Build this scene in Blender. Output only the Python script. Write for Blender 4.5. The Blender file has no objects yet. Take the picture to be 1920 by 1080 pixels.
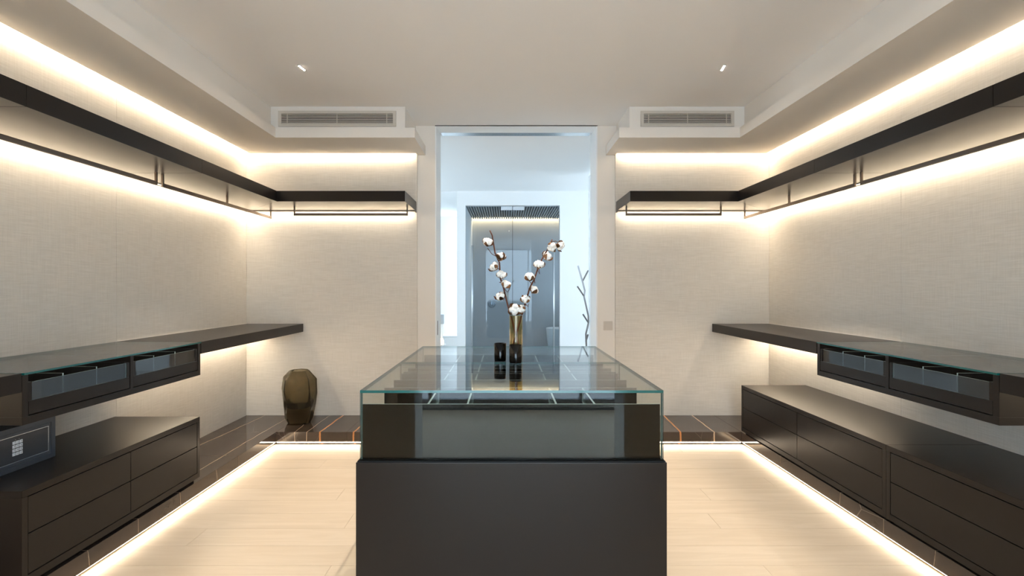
import bpy, bmesh, math, random
from mathutils import Vector, Matrix, noise as mnoise

random.seed(7)
scene = bpy.context.scene
C = scene.collection

# ------------------------------------------------------------------ camera, world, light, exposure
H = 1.25            # eye height
F = 920.0           # focal length in pixels of the 1920 px wide frame
cam_d = bpy.data.cameras.new('camera')
cam_d.sensor_width = 36.0
cam_d.lens = F * 36.0 / 1920.0
cam_d.shift_x = 12.0 / 1920.0
cam_d.clip_start = 0.05
cam = bpy.data.objects.new('camera', cam_d)
C.objects.link(cam)
cam.location = (0, 0, H)
cam.rotation_euler = (math.radians(90), 0, 0)
scene.camera = cam

LED_WARM = (1.0, 0.835, 0.63)
S_COVE = 9.5       # radiance of the led strips
S_SHELF = 17.0
S_FLOOR = 8.0
S_DESK = 30.0
S_SPOT = 10.5       # watts per downlight dot
SKY = (0.74, 0.885, 1.0)
SKY_S = 2.7

world = bpy.data.worlds.new('sky')
scene.world = world
world.use_nodes = True
bg = world.node_tree.nodes.get('Background')
bg.inputs[0].default_value = (*SKY, 1)
bg.inputs[1].default_value = SKY_S

vs = scene.view_settings
vs.view_transform = 'Standard'
vs.look = 'None'
vs.gamma = 1.0
vs.use_curve_mapping = False
vs.exposure = 1.94
cy = scene.cycles
cy.use_denoising = True
cy.max_bounces = 14
cy.diffuse_bounces = 7
cy.glossy_bounces = 6
cy.transmission_bounces = 10
cy.transparent_max_bounces = 40
cy.sample_clamp_indirect = 8.0
cy.caustics_reflective = False
cy.caustics_refractive = False


def portal(name, loc, rot, sx, sy):
    l = bpy.data.lights.new(name, 'AREA')
    l.shape = 'RECTANGLE'
    l.size, l.size_y = sx, sy
    l.cycles.is_portal = True
    o = bpy.data.objects.new(name, l)
    o.location, o.rotation_euler = loc, rot
    C.objects.link(o)


R90 = math.pi / 2
portal('daylight_portal_rear', (0.0, -2.12, 1.30), (R90, 0, math.pi), 4.5, 2.5)
portal('daylight_portal_hall', (-3.05, 6.05, 1.35), (R90, 0, -R90), 1.9, 2.3)
portal('daylight_portal_shower', (1.52, 8.65, 1.65), (R90, 0, R90), 1.0, 1.5)  # serves the added shower window
portal('daylight_portal_side', (2.85, 6.0, 1.35), (R90, 0, R90), 2.0, 2.3)

# ------------------------------------------------------------------ node helpers / materials
MATS = {}


def new_mat(name):
    m = bpy.data.materials.new(name)
    m.use_nodes = True
    nt = m.node_tree
    nt.nodes.clear()
    out = nt.nodes.new('ShaderNodeOutputMaterial')
    MATS[name] = m
    return m, nt, out


def nd(nt, typ, **kw):
    n = nt.nodes.new(typ)
    for k, v in kw.items():
        setattr(n, k, v)
    return n


def setin(nt, sock, v):
    if hasattr(v, 'is_linked') or isinstance(v, bpy.types.NodeSocket):
        nt.links.new(v, sock)
    elif isinstance(v, (tuple, list)) and len(v) == 3 and sock.type == 'RGBA':
        sock.default_value = (*v, 1)
    else:
        sock.default_value = v


def mth(nt, op, a, b=0.0, c=0.0):
    n = nd(nt, 'ShaderNodeMath', operation=op)
    setin(nt, n.inputs[0], a)
    setin(nt, n.inputs[1], b)
    setin(nt, n.inputs[2], c)
    return n.outputs[0]


def mixc(nt, fac, a, b):
    n = nd(nt, 'ShaderNodeMix', data_type='RGBA')
    setin(nt, n.inputs[0], fac)
    setin(nt, n.inputs[6], a)
    setin(nt, n.inputs[7], b)
    return n.outputs[2]


def smooth(nt, v, lo, hi, a=0.0, b=1.0):
    n = nd(nt, 'ShaderNodeMapRange', interpolation_type='SMOOTHSTEP')
    setin(nt, n.inputs[0], v)
    n.inputs[1].default_value, n.inputs[2].default_value = lo, hi
    n.inputs[3].default_value, n.inputs[4].default_value = a, b
    return n.outputs[0]


def coords(nt, scale=(1, 1, 1)):
    tc = nd(nt, 'ShaderNodeTexCoord')
    mp = nd(nt, 'ShaderNodeMapping')
    mp.inputs['Scale'].default_value = scale
    nt.links.new(tc.outputs['Object'], mp.inputs[0])
    return mp.outputs[0]


def noise_tex(nt, vec, scale=1.0, detail=2.0, rough=0.5, distortion=0.0):
    n = nd(nt, 'ShaderNodeTexNoise')
    nt.links.new(vec, n.inputs['Vector'])
    n.inputs['Scale'].default_value = scale
    n.inputs['Detail'].default_value = detail
    n.inputs['Roughness'].default_value = rough
    n.inputs['Distortion'].default_value = distortion
    return n.outputs[0]


def bump(nt, h, strength=0.2, dist=0.002):
    n = nd(nt, 'ShaderNodeBump')
    n.inputs['Strength'].default_value = strength
    n.inputs['Distance'].default_value = dist
    nt.links.new(h, n.inputs['Height'])
    return n.outputs[0]


def principled(name, col, rough=0.5, metal=0.0, spec=0.5, var=0.04, nscale=30.0, bump_s=0.0, coat=0.0, **kw):
    m, nt, out = new_mat(name)
    p = nd(nt, 'ShaderNodeBsdfPrincipled')
    v = coords(nt)
    n = noise_tex(nt, v, nscale, 3)
    lo = tuple(c * (1 - var) for c in col)
    hi = tuple(min(1, c * (1 + var)) for c in col)
    nt.links.new(mixc(nt, n, lo, hi), p.inputs['Base Color'])
    p.inputs['Roughness'].default_value = rough
    p.inputs['Metallic'].default_value = metal
    p.inputs['Specular IOR Level'].default_value = spec
    p.inputs['Coat Weight'].default_value = coat
    if bump_s:
        nt.links.new(bump(nt, n, bump_s, 0.001), p.inputs['Normal'])
    for k, x in kw.items():
        p.inputs[k].default_value = x
    nt.links.new(p.outputs[0], out.inputs[0])
    return m


def thin_glass(name, tint, refl=1.0, f0=0.04, rough=0.0):
    """A sheet of clear or tinted glass: straight-through transparency plus Schlick reflection."""
    m, nt, out = new_mat(name)
    tr = nd(nt, 'ShaderNodeBsdfTransparent')
    tr.inputs[0].default_value = (*tint, 1)
    gl = nd(nt, 'ShaderNodeBsdfGlossy')
    gl.inputs['Roughness'].default_value = rough
    lw = nd(nt, 'ShaderNodeLayerWeight')
    f5 = mth(nt, 'POWER', lw.outputs['Facing'], 5.0)
    fr = mth(nt, 'MULTIPLY_ADD', f5, (1 - f0) * refl, f0 * refl)
    mx = nd(nt, 'ShaderNodeMixShader')
    nt.links.new(fr, mx.inputs[0])
    nt.links.new(tr.outputs[0], mx.inputs[1])
    nt.links.new(gl.outputs[0], mx.inputs[2])
    nt.links.new(mx.outputs[0], out.inputs[0])
    return m


def mirror_glass(name, f0):
    """Opaque black glass: only a Schlick reflection, no body colour."""
    m, nt, out = new_mat(name)
    gl = nd(nt, 'ShaderNodeBsdfGlossy')
    gl.inputs['Roughness'].default_value = 0.0
    lw = nd(nt, 'ShaderNodeLayerWeight')
    f5 = mth(nt, 'POWER', lw.outputs['Facing'], 5.0)
    fr = mth(nt, 'MULTIPLY_ADD', f5, 1 - f0, f0)
    wob = noise_tex(nt, coords(nt), 0.5, 1)
    c = nd(nt, 'ShaderNodeCombineColor')
    nt.links.new(fr, c.inputs[0])
    nt.links.new(mth(nt, 'MULTIPLY', fr, mth(nt, 'MULTIPLY_ADD', wob, 0.02, 1.0)), c.inputs[1])
    nt.links.new(mth(nt, 'MULTIPLY', fr, 0.98), c.inputs[2])
    nt.links.new(c.outputs[0], gl.inputs['Color'])
    nt.links.new(gl.outputs[0], out.inputs[0])
    return m


def emitter(name, col, s):
    m, nt, out = new_mat(name)
    e = nd(nt, 'ShaderNodeEmission')
    e.inputs[0].default_value = (*col, 1)
    e.inputs[1].default_value = s
    nt.links.new(e.outputs[0], out.inputs[0])
    m.cycles.emission_sampling = 'FRONT_BACK'
    return m


def fabric_mat():
    m, nt, out = new_mat('woven_wallcovering')
    p = nd(nt, 'ShaderNodeBsdfPrincipled')
    a = noise_tex(nt, coords(nt, (9, 9, 240)), 1, 3, 0.6)
    b = noise_tex(nt, coords(nt, (260, 260, 7)), 1, 3, 0.6)
    g = noise_tex(nt, coords(nt, (1.2, 1.2, 1.2)), 1, 2)
    w = mth(nt, 'ADD', mth(nt, 'MULTIPLY', a, 0.6), mth(nt, 'MULTIPLY', b, 0.4))
    k = smooth(nt, w, 0.36, 0.64)
    c = mixc(nt, k, (0.63, 0.585, 0.52), (0.72, 0.675, 0.61))
    c2 = mixc(nt, mth(nt, 'MULTIPLY', g, 0.18), c, (0.62, 0.57, 0.50))
    nt.links.new(c2, p.inputs['Base Color'])
    p.inputs['Roughness'].default_value = 0.85
    p.inputs['Specular IOR Level'].default_value = 0.15
    nt.links.new(bump(nt, w, 0.35, 0.0015), p.inputs['Normal'])
    nt.links.new(p.outputs[0], out.inputs[0])
    return m


def wood_mat():
    m, nt, out = new_mat('pale_oak')
    p = nd(nt, 'ShaderNodeBsdfPrincipled')
    oi = nd(nt, 'ShaderNodeObjectInfo')
    tc = nd(nt, 'ShaderNodeTexCoord')
    off = nd(nt, 'ShaderNodeVectorMath', operation='ADD')
    cmb = nd(nt, 'ShaderNodeCombineXYZ')
    nt.links.new(mth(nt, 'MULTIPLY', oi.outputs['Random'], 40.0), cmb.inputs[0])
    nt.links.new(mth(nt, 'MULTIPLY', oi.outputs['Random'], 17.0), cmb.inputs[1])
    nt.links.new(tc.outputs['Object'], off.inputs[0])
    nt.links.new(cmb.outputs[0], off.inputs[1])

    def mp(s):
        q = nd(nt, 'ShaderNodeMapping')
        q.inputs['Scale'].default_value = s
        nt.links.new(off.outputs[0], q.inputs[0])
        return q.outputs[0]
    g1 = noise_tex(nt, mp((1.6, 16, 1)), 1, 5, 0.6, 1.2)
    g2 = noise_tex(nt, mp((6, 150, 1)), 1, 3, 0.6)
    k = mth(nt, 'ADD', mth(nt, 'MULTIPLY', smooth(nt, g1, 0.35, 0.68), 0.65), mth(nt, 'MULTIPLY', g2, 0.35))
    c = mixc(nt, k, (0.58, 0.47, 0.345), (0.66, 0.55, 0.425))
    c = mixc(nt, mth(nt, 'MULTIPLY', oi.outputs['Random'], 0.22), c, (0.56, 0.44, 0.31))
    nt.links.new(c, p.inputs['Base Color'])
    p.inputs['Roughness'].default_value = 0.42
    p.inputs['Specular IOR Level'].default_value = 0.35
    nt.links.new(bump(nt, g2, 0.08, 0.001), p.inputs['Normal'])
    nt.links.new(p.outputs[0], out.inputs[0])
    return m


def marble_mat():
    m, nt, out = new_mat('dark_veined_marble')
    p = nd(nt, 'ShaderNodeBsdfPrincipled')
    v = coords(nt)
    sep = nd(nt, 'ShaderNodeSeparateXYZ')
    nt.links.new(v, sep.inputs[0])
    X, Y, Z = sep.outputs
    wob = mth(nt, 'SUBTRACT', noise_tex(nt, v, 5.0, 3), 0.5)
    base = mixc(nt, noise_tex(nt, v, 3.5, 5, 0.65), (0.024, 0.016, 0.012), (0.060, 0.043, 0.033))
    cracks = nd(nt, 'ShaderNodeTexVoronoi', feature='DISTANCE_TO_EDGE')
    dv = nd(nt, 'ShaderNodeMapping')
    dv.inputs['Scale'].default_value = (4.5, 1.2, 3.0)
    nt.links.new(v, dv.inputs[0])
    nt.links.new(dv.outputs[0], cracks.inputs['Vector'])
    cracks.inputs['Scale'].default_value = 1.3
    cm = smooth(nt, cracks.outputs['Distance'], 0.0, 0.008, 0.25, 0.0)
    cm = mth(nt, 'MULTIPLY', cm, smooth(nt, noise_tex(nt, v, 2.1, 2), 0.45, 0.6))
    col = mixc(nt, cm, base, (0.42, 0.33, 0.25))
    rust, pale = (0.46, 0.19, 0.065), (0.50, 0.36, 0.24)
    # (x at y0, y0, slope dx/dy, half width, colour)
    veins = [(-1.465, 4.1, 0.03, 0.0085, rust), (-1.197, 4.1, 0.05, 0.008, rust), (-1.578, 4.1, 0.02, 0.0022, pale),
             (-1.688, 4.1, -0.05, 0.0016, pale), (1.662, 4.1, 0.03, 0.0062, pale), (1.40, 4.1, 0.06, 0.0085, rust),
             (-2.19, 4.0, 0.078, 0.0035, pale), (-1.925, 3.6, 0.0, 0.0022, pale), (2.06, 3.2, 0.06, 0.004, pale)]
    for x0, y0, s, w, c in veins:
        t = mth(nt, 'MULTIPLY_ADD', mth(nt, 'SUBTRACT', Y, y0), s, x0)
        d = mth(nt, 'ABSOLUTE', mth(nt, 'ADD', mth(nt, 'SUBTRACT', X, t), mth(nt, 'MULTIPLY', wob, 0.03)))
        col = mixc(nt, smooth(nt, d, w * 0.55, w, 1.0, 0.0), col, c)
    # two pale hairlines that cross the side ledges
    for y0, s, w in ((2.743, 0.1, 0.0016), (2.43, 0.02, 0.0012), (2.137, 0.12, 0.0020), (3.343, 0.0, 0.0010), (1.54, -0.1, 0.0016)):
        t = mth(nt, 'ADD', mth(nt, 'SUBTRACT', Y, y0), mth(nt, 'MULTIPLY', mth(nt, 'SUBTRACT', Z, 0.107), s))
        d = mth(nt, 'ABSOLUTE', mth(nt, 'ADD', t, mth(nt, 'MULTIPLY', wob, 0.008)))
        col = mixc(nt, smooth(nt, d, w * 0.5, w, 0.55, 0.0), col, pale)
    nt.links.new(col, p.inputs['Base Color'])
    p.inputs['Roughness'].default_value = 0.09
    p.inputs['Specular IOR Level'].default_value = 0.6
    nt.links.new(p.outputs[0], out.inputs[0])
    return m


fabric = fabric_mat()
oak = wood_mat()
marble = marble_mat()
paint = principled('warm_white_paint', (0.81, 0.765, 0.705), 0.75, spec=0.2, var=0.015, nscale=4)
ceil_paint = principled('ceiling_paint', (0.84, 0.83, 0.82), 0.8, spec=0.15, var=0.01, nscale=3)
bright_paint = principled('bright_white_paint', (0.86, 0.88, 0.89), 0.6, spec=0.3, var=0.01, nscale=4)
gloss_white = principled('gloss_white_lacquer', (0.82, 0.85, 0.87), 0.04, spec=0.7, var=0.01, nscale=4, coat=1.0)
lacquer = principled('dark_brown_lacquer', (0.0150, 0.0112, 0.0092), 0.28, spec=0.22, var=0.10, nscale=2.0)
lacquer_in = principled('black_brown_interior', (0.012, 0.010, 0.009), 0.45, spec=0.4, var=0.1, nscale=3.0)
gapblack = principled('shadow_gap_black', (0.006, 0.006, 0.006), 0.7, spec=0.2)
bronze = principled('bronze_metal', (0.20, 0.16, 0.13), 0.35, metal=0.85, var=0.05)
chrome = principled('polished_chrome', (0.75, 0.77, 0.80), 0.06, metal=1.0, var=0.01)
stand_metal = principled('dark_polished_metal', (0.30, 0.30, 0.31), 0.30, metal=1.0, var=0.02)
steel = principled('brushed_steel', (0.62, 0.66, 0.70), 0.25, metal=0.9, var=0.03)
safe_paint = principled('slate_safe_paint', (0.050, 0.058, 0.072), 0.40, spec=0.5, var=0.06, nscale=60, bump_s=0.05)
safe_door = principled('dark_slate_safe_door', (0.030, 0.034, 0.043), 0.35, spec=0.5, var=0.06, nscale=60)
key_white = principled('pale_key_plastic', (0.72, 0.76, 0.82), 0.4, var=0.02)
key_ink = principled('key_ink', (0.03, 0.03, 0.04), 0.6)
grille_paint = principled('grille_paint', (0.60, 0.55, 0.48), 0.5, spec=0.3, var=0.02)
switch_plastic = principled('beige_switch_plastic', (0.60, 0.54, 0.47), 0.4, var=0.02)
reflection_white = principled('painted_reflection_white', (0.80, 0.76, 0.70), 0.6, var=0.02)  # white that stands in for a bright reflection behind the desks
stone_grey = principled('grey_shower_stone', (0.52, 0.53, 0.54), 0.35, spec=0.4, var=0.05, nscale=5)
slat_grey = principled('grey_slat', (0.33, 0.33, 0.33), 0.55, var=0.05)
tub_white = principled('matt_white_tub', (0.75, 0.78, 0.80), 0.35, var=0.02)
hall_floor_m = principled('hall_pale_stone', (0.50, 0.49, 0.47), 0.3, var=0.06, nscale=3)
cotton = principled('cotton_fluff', (0.86, 0.81, 0.74), 0.95, spec=0.05, var=0.06, nscale=250, bump_s=0.5)
husk_m = principled('dry_brown_husk', (0.29, 0.14, 0.066), 0.7, spec=0.2, var=0.35, nscale=120, bump_s=0.3)
bark = principled('reddish_brown_bark', (0.115, 0.040, 0.022), 0.7, spec=0.2, var=0.3, nscale=150, bump_s=0.3)
wax = principled('black_candle_wax', (0.008, 0.007, 0.007), 0.35, spec=0.4, var=0.1)
towel_m = principled('grey_towel', (0.45, 0.49, 0.53), 0.9, var=0.06, nscale=200, bump_s=0.3)
dark_glass = mirror_glass('dark_mirror_glass', 0.026)
edge_teal = principled('teal_glass_edge', (0.004, 0.085, 0.080), 0.15, spec=0.4, var=0.1, nscale=8, coat=0.5)
edge_dark = principled('dark_glass_edge', (0.030, 0.055, 0.050), 0.25, spec=0.3, var=0.05)
edge_pale = principled('pale_glass_edge', (0.33, 0.42, 0.42), 0.2, spec=0.6, var=0.05)
clear = thin_glass('clear_glass', (0.955, 0.975, 0.965))
side_clear = thin_glass('clear_side_glass', (0.97, 0.98, 0.965), refl=0.4)
smoke = thin_glass('smoked_drawer_glass', (0.62, 0.63, 0.64), refl=1.0, f0=0.085)
divider_glass = thin_glass('pale_divider_glass', (0.88, 0.93, 0.93), f0=0.06)
shower_glass = thin_glass('grey_blue_shower_glass', (0.80, 0.86, 0.90), f0=0.02)
tinted_window = thin_glass('tinted_window_glass', (0.93, 0.96, 0.99))
window_glass = thin_glass('window_glass', (0.70, 0.705, 0.71))
amber = thin_glass('amber_glass', (0.94, 0.855, 0.66), f0=0.04)
cup_glass = thin_glass('black_smoked_cup_glass', (0.05, 0.05, 0.05), f0=0.04)
led_cove = emitter('led_cove', LED_WARM, S_COVE)
led_shelf = emitter('led_shelf', LED_WARM, S_SHELF)
led_floor = emitter('led_floor', LED_WARM, S_FLOOR)
led_desk = emitter('led_desk', LED_WARM, S_DESK)
led_shower = emitter('led_shower', (1.0, 0.72, 0.40), 8.0)
spot_glow = emitter('downlight_glow', (1.0, 0.92, 0.80), 40.0)
lamp_glow = emitter('lamp_glow', (1.0, 0.72, 0.38), 6.0)

# smoky faceted vase glass
m, nt, out = new_mat('smoky_olive_glass')
_g = nd(nt, 'ShaderNodeBsdfGlass')
_v = coords(nt)
nt.links.new(mixc(nt, noise_tex(nt, _v, 9.0, 3), (0.72, 0.68, 0.58), (0.86, 0.83, 0.74)), _g.inputs['Color'])
_g.inputs['Roughness'].default_value = 0.15
_g.inputs['IOR'].default_value = 1.4
_a = nd(nt, 'ShaderNodeVolumeAbsorption')
_a.inputs['Color'].default_value = (0.58, 0.53, 0.42, 1)
_a.inputs['Density'].default_value = 25.0
_d = nd(nt, 'ShaderNodeBsdfPrincipled')
nt.links.new(mixc(nt, noise_tex(nt, _v, 14.0, 4), (0.14, 0.118, 0.075), (0.30, 0.26, 0.175)), _d.inputs['Base Color'])
_d.inputs['Roughness'].default_value = 0.22
_x = nd(nt, 'ShaderNodeMixShader')
_x.inputs[0].default_value = 0.05
nt.links.new(_g.outputs[0], _x.inputs[1])
nt.links.new(_d.outputs[0], _x.inputs[2])
nt.links.new(_x.outputs[0], out.inputs[0])
nt.links.new(_a.outputs[0], out.inputs['Volume'])
vase_glass = m


# ------------------------------------------------------------------ mesh helpers
def box(bm, x0, x1, y0, y1, z0, z1, bev=0.0, thin=None):
    """Axis box; thin='x'|'y'|'z' gives the edge faces of a glass sheet material slot 1."""
    x0, x1 = sorted((x0, x1)); y0, y1 = sorted((y0, y1)); z0, z1 = sorted((z0, z1))
    r = bmesh.ops.create_cube(bm, size=1.0)
    bmesh.ops.scale(bm, vec=(x1 - x0, y1 - y0, z1 - z0), verts=r['verts'])
    bmesh.ops.translate(bm, vec=((x0 + x1) / 2, (y0 + y1) / 2, (z0 + z1) / 2), verts=r['verts'])
    if thin:
        ax = 'xyz'.index(thin)
        for f in {f for v in r['verts'] for f in v.link_faces}:
            f.normal_update()
            if abs(f.normal[ax]) < 0.5:
                f.material_index = 1
    if bev:
        es = list({e for v in r['verts'] for e in v.link_edges})
        bmesh.ops.bevel(bm, geom=es, offset=bev, segments=2, profile=0.6, affect='EDGES')
    return bm


def prism(bm, pts, z0, z1):
    """Vertical prism over a polygon of (x, y)."""
    b = [bm.verts.new((x, y, z0)) for x, y in pts]
    t = [bm.verts.new((x, y, z1)) for x, y in pts]
    n = len(pts)
    bm.faces.new(b[::-1]); bm.faces.new(t)
    for i in range(n):
        bm.faces.new((b[i], b[(i + 1) % n], t[(i + 1) % n], t[i]))
    bmesh.ops.recalc_face_normals(bm, faces=bm.faces)
    return bm


def tube(bm, pts, radii, n=8, cap=True):
    pts = [Vector(p) for p in pts]
    rings = []
    up = Vector((0.13, 1, 0.21)).normalized()
    for i, p in enumerate(pts):
        d = (pts[min(i + 1, len(pts) - 1)] - pts[max(i - 1, 0)]).normalized()
        a = d.cross(up)
        if a.length < 1e-3:
            a = d.cross(Vector((1, 0, 0)))
        a.normalize()
        b = d.cross(a)
        r = radii if isinstance(radii, (int, float)) else radii[i]
        rings.append([bm.verts.new(p + a * math.cos(t) * r + b * math.sin(t) * r)
                      for t in (2 * math.pi * k / n + (math.pi / 4 if n == 4 else 0) for k in range(n))])
    for r0, r1 in zip(rings, rings[1:]):
        for k in range(n):
            bm.faces.new((r0[k], r0[(k + 1) % n], r1[(k + 1) % n], r1[k]))
    if cap:
        bm.faces.new(rings[0][::-1]); bm.faces.new(rings[-1])
    bmesh.ops.recalc_face_normals(bm, faces=bm.faces)
    return bm


def lathe(bm, prof, cx, cy_, n=32, close=True):
    rings = []
    for r, z in prof:
        if r < 1e-6:
            rings.append([bm.verts.new((cx, cy_, z))])
        else:
            rings.append([bm.verts.new((cx + r * math.cos(2 * math.pi * k / n), cy_ + r * math.sin(2 * math.pi * k / n), z)) for k in range(n)])
    for a, b in zip(rings, rings[1:]):
        for k in range(n):
            k2 = (k + 1) % n
            if len(a) == 1 and len(b) == 1:
                continue
            if len(a) == 1:
                bm.faces.new((a[0], b[k], b[k2]))
            elif len(b) == 1:
                bm.faces.new((a[k], b[0], a[k2]))
            else:
                bm.faces.new((a[k], b[k], b[k2], a[k2]))
    bmesh.ops.recalc_face_normals(bm, faces=bm.faces)
    return bm


def B(*args, **kw):
    return box(bmesh.new(), *args, **kw)


def link(name, bm, mat, parent=None, loc=(0, 0, 0), smooth_s=False):
    me = bpy.data.meshes.new(name)
    bm.to_mesh(me)
    bm.free()
    for mm in (mat if isinstance(mat, (list, tuple)) else [mat]):
        me.materials.append(mm)
    if smooth_s:
        for p in me.polygons:
            p.use_smooth = True
    o = bpy.data.objects.new(name, me)
    C.objects.link(o)
    o.location = loc
    if parent is not None:
        o.parent = parent
    return o


def tag(o, label=None, cat=None, group=None, kind=None):
    if label: o['label'] = label
    if cat: o['category'] = cat
    if group: o['group'] = group
    if kind: o['kind'] = kind
    return o


class Thing:
    """An Empty at the thing's base; parts are given in world coordinates."""
    def __init__(self, name, label, cat, loc, group=None, kind=None):
        self.o = bpy.data.objects.new(name, None)
        self.o.empty_display_size = 0.05
        C.objects.link(self.o)
        self.o.location = loc
        self.loc = Vector(loc)
        tag(self.o, label, cat, group, kind)

    def add(self, name, bm, mat, parent=None, label=None, smooth_s=False):
        o = link(name, bm, mat, parent or self.o, (0, 0, 0) if parent else -self.loc, smooth_s)
        if label: o['label'] = label
        return o


def struct(name, bm, mat, label, cat):
    return tag(link(name, bm, mat), label, cat, kind='structure')


def strip_quads(bm, p0, p1, v, n):
    """Flat led strip from p0 to p1, width vector v, cut into n short pieces."""
    p0, p1, v = Vector(p0), Vector(p1), Vector(v)
    prev = None
    for i in range(n + 1):
        p = p0.lerp(p1, i / n)
        a, b = bm.verts.new(p), bm.verts.new(p + v)
        if prev:
            bm.faces.new((prev[0], prev[1], b, a))
        prev = (a, b)
    return bm


# ------------------------------------------------------------------ dimensions
D = 4.40                     # back wall (fabric face)
YR = -0.30                   # rear wall, just behind the viewer
YF = -1.95                   # glazed wall of the room behind
ZC = 2.71                    # ceiling
DX0, DX1 = -0.634, 0.825     # doorway
SIDES = {
    'left': dict(s=-1, xw=-2.324, xs=-1.819, xend=-0.800, xl=-1.829, lend=-0.722, bx=-1.891, bend=-0.8085, xd=-1.813, xg=-1.820, pe=-0.794),
    'right': dict(s=1, xw=2.362, xs=1.850, xend=0.990, xl=1.862, lend=0.902, bx=1.922, bend=0.997, xd=1.851, xg=1.872, pe=0.985),
}

# ------------------------------------------------------------------ structure: floor with planks
fl = struct('floor', B(-2.6, 2.6, YF - 0.2, 4.72, -0.08, -0.018), gapblack, 'pale oak plank floor running across the room', 'floor')
W = 0.17
joints = {}
known = {2.55: [-0.84, 1.12], 2.04: [-0.785, 1.16], 2.89: [1.21, -1.0], 2.38: [-1.55, 0.4], 2.21: [0.3], 2.72: [0.1], 3.06: [-0.5, 1.7], 3.23: [0.6], 3.40: [-1.3, 0.9], 3.57: [-0.1], 3.74: [1.35]}
y = 2.21 - 26 * W
k = 0
while y < 4.40:
    y1 = y + W
    xs = None
    for kk, vv in known.items():
        if abs(kk - y) < 0.02:
            xs = sorted(vv)
    if xs is None:
        o_ = random.uniform(-1.4, 0.2)
        xs = [o_, o_ + random.uniform(1.5, 1.9)]
    if y1 > YF:
        ed = [-2.5] + xs + [2.5]
        for a, b in zip(ed, ed[1:]):
            link('plank', B(a + 0.0006, b - 0.0006, max(y, YF) + 0.0007, y1 - 0.0007, -0.018, 0.0, bev=0.0008), oak, fl)
    y = y1
    k += 1

link('threshold', B(DX0, DX1, 4.4215, 4.7215, -0.018, 0.0, bev=0.001), oak, fl)
struct('ceiling', B(-2.6, 2.6, YF - 0.2, 4.42, ZC, ZC + 0.1), ceil_paint, 'smooth off white painted ceiling of the dressing room', 'ceiling')
struct('ceiling_hall', B(-3.2, 3.0, 4.42, 10.4, ZC, ZC + 0.1), bright_paint, 'bright white ceiling seen through the doorway', 'ceiling')
struct('floor_hall', B(-3.2, 3.0, 4.722, 10.4, -0.08, 0.0), hall_floor_m, 'pale stone floor of the room beyond the doorway', 'floor')

# side walls with fabric panels
for nm, q in SIDES.items():
    s, xw = q['s'], q['xw']
    w = struct('wall_' + nm, B(xw + s * 0.02, xw + s * 0.14, YF - 0.2, 4.72, -0.08, ZC), paint,
               'beige woven fabric wall on the %s side of the room' % nm, 'wall')
    cuts = [YR, 0.79, 1.86, 2.93, D]
    for a, b in zip(cuts, cuts[1:]):
        link('fabric_panel', B(xw, xw + s * 0.0195, a + 0.0008, b - 0.0008, 0.1075, 2.5255, bev=0.0007), fabric, w)

# back wall either side of the doorway
bm = B(-2.60, DX0, 4.42, 4.70, -0.08, ZC)
wb = struct('wall_back', bm, paint, 'back wall left of the doorway with beige woven fabric', 'wall')
link('fabric_panel', B(SIDES['left']['xw'] + 0.0008, SIDES['left']['pe'], D, 4.4195, 0.1075, 2.5255, bev=0.0007), fabric, wb)
wb2 = struct('wall_back_right', B(DX1, 2.60, 4.42, 4.70, -0.08, ZC), paint, 'back wall right of the doorway with beige woven fabric', 'wall')
link('fabric_panel', B(SIDES['right']['pe'], SIDES['right']['xw'] - 0.0008, D, 4.4195, 0.1075, 2.5255, bev=0.0007), fabric, wb2)

# doorway lining (door_1)
d1 = Thing('door_1', 'tall white framed doorway opening to the bright room', 'doorway', (0.1, 4.56, 0), kind='structure')
d1.add('jamb', B(DX0, DX0 + 0.012, 4.408, 4.71, 0, ZC - 0.002, bev=0.001), bright_paint)
d1.add('jamb', B(DX1 - 0.012, DX1, 4.408, 4.71, 0, ZC - 0.002, bev=0.001), bright_paint)
d1.add('door_head', B(DX0 + 0.012, DX1 - 0.012, 4.408, 4.58, ZC - 0.012, ZC - 0.001), bright_paint)
d1.add('sliding_track', B(DX0 + 0.03, DX1 - 0.03, 4.585, 4.68, ZC - 0.010, ZC - 0.001), steel)
d1.add('dark_head_line', B(DX0, DX1, 4.403, 4.4075, ZC - 0.006, ZC - 0.001), gapblack)  # thin dark line at the sliding track
d1.add('finger_pull', B(DX0 + 0.012, DX0 + 0.0135, 4.475, 4.50, 0.82, 0.95), gapblack, label='black recessed finger pull')

# rear wall (behind the viewer) with a floor-to-ceiling window
wr = bmesh.new()
box(wr, -2.60, DX0, YR - 0.28, YR, -0.08, ZC)
box(wr, DX1, 2.60, YR - 0.28, YR, -0.08, ZC)
struct('wall_rear', wr, paint, 'warm white wall with a doorway behind the viewer', 'wall')
d2 = Thing('door_2', 'white lined doorway behind the viewer', 'doorway', (0.1, YR - 0.14, 0), kind='structure')
d2.add('jamb', B(DX0, DX0 + 0.012, YR - 0.29, YR + 0.012, 0, ZC - 0.002, bev=0.001), bright_paint)
d2.add('jamb', B(DX1 - 0.012, DX1, YR - 0.29, YR + 0.012, 0, ZC - 0.002, bev=0.001), bright_paint)
w1 = Thing('window_1', 'wide floor to ceiling window in the room behind the viewer', 'window', (0, YF - 0.08, 0), kind='structure')
for a, b, z0, z1 in ((-2.34, -2.28, 0, 2.6), (2.28, 2.34, 0, 2.6), (-0.80, -0.76, 0.10, 2.55), (0.76, 0.80, 0.10, 2.55), (-2.28, 2.28, 0, 0.10), (-2.28, 2.28, 2.55, 2.6)):
    w1.add('window_frame', B(a, b, YF - 0.11, YF - 0.05, z0, z1, bev=0.002), steel)
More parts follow.
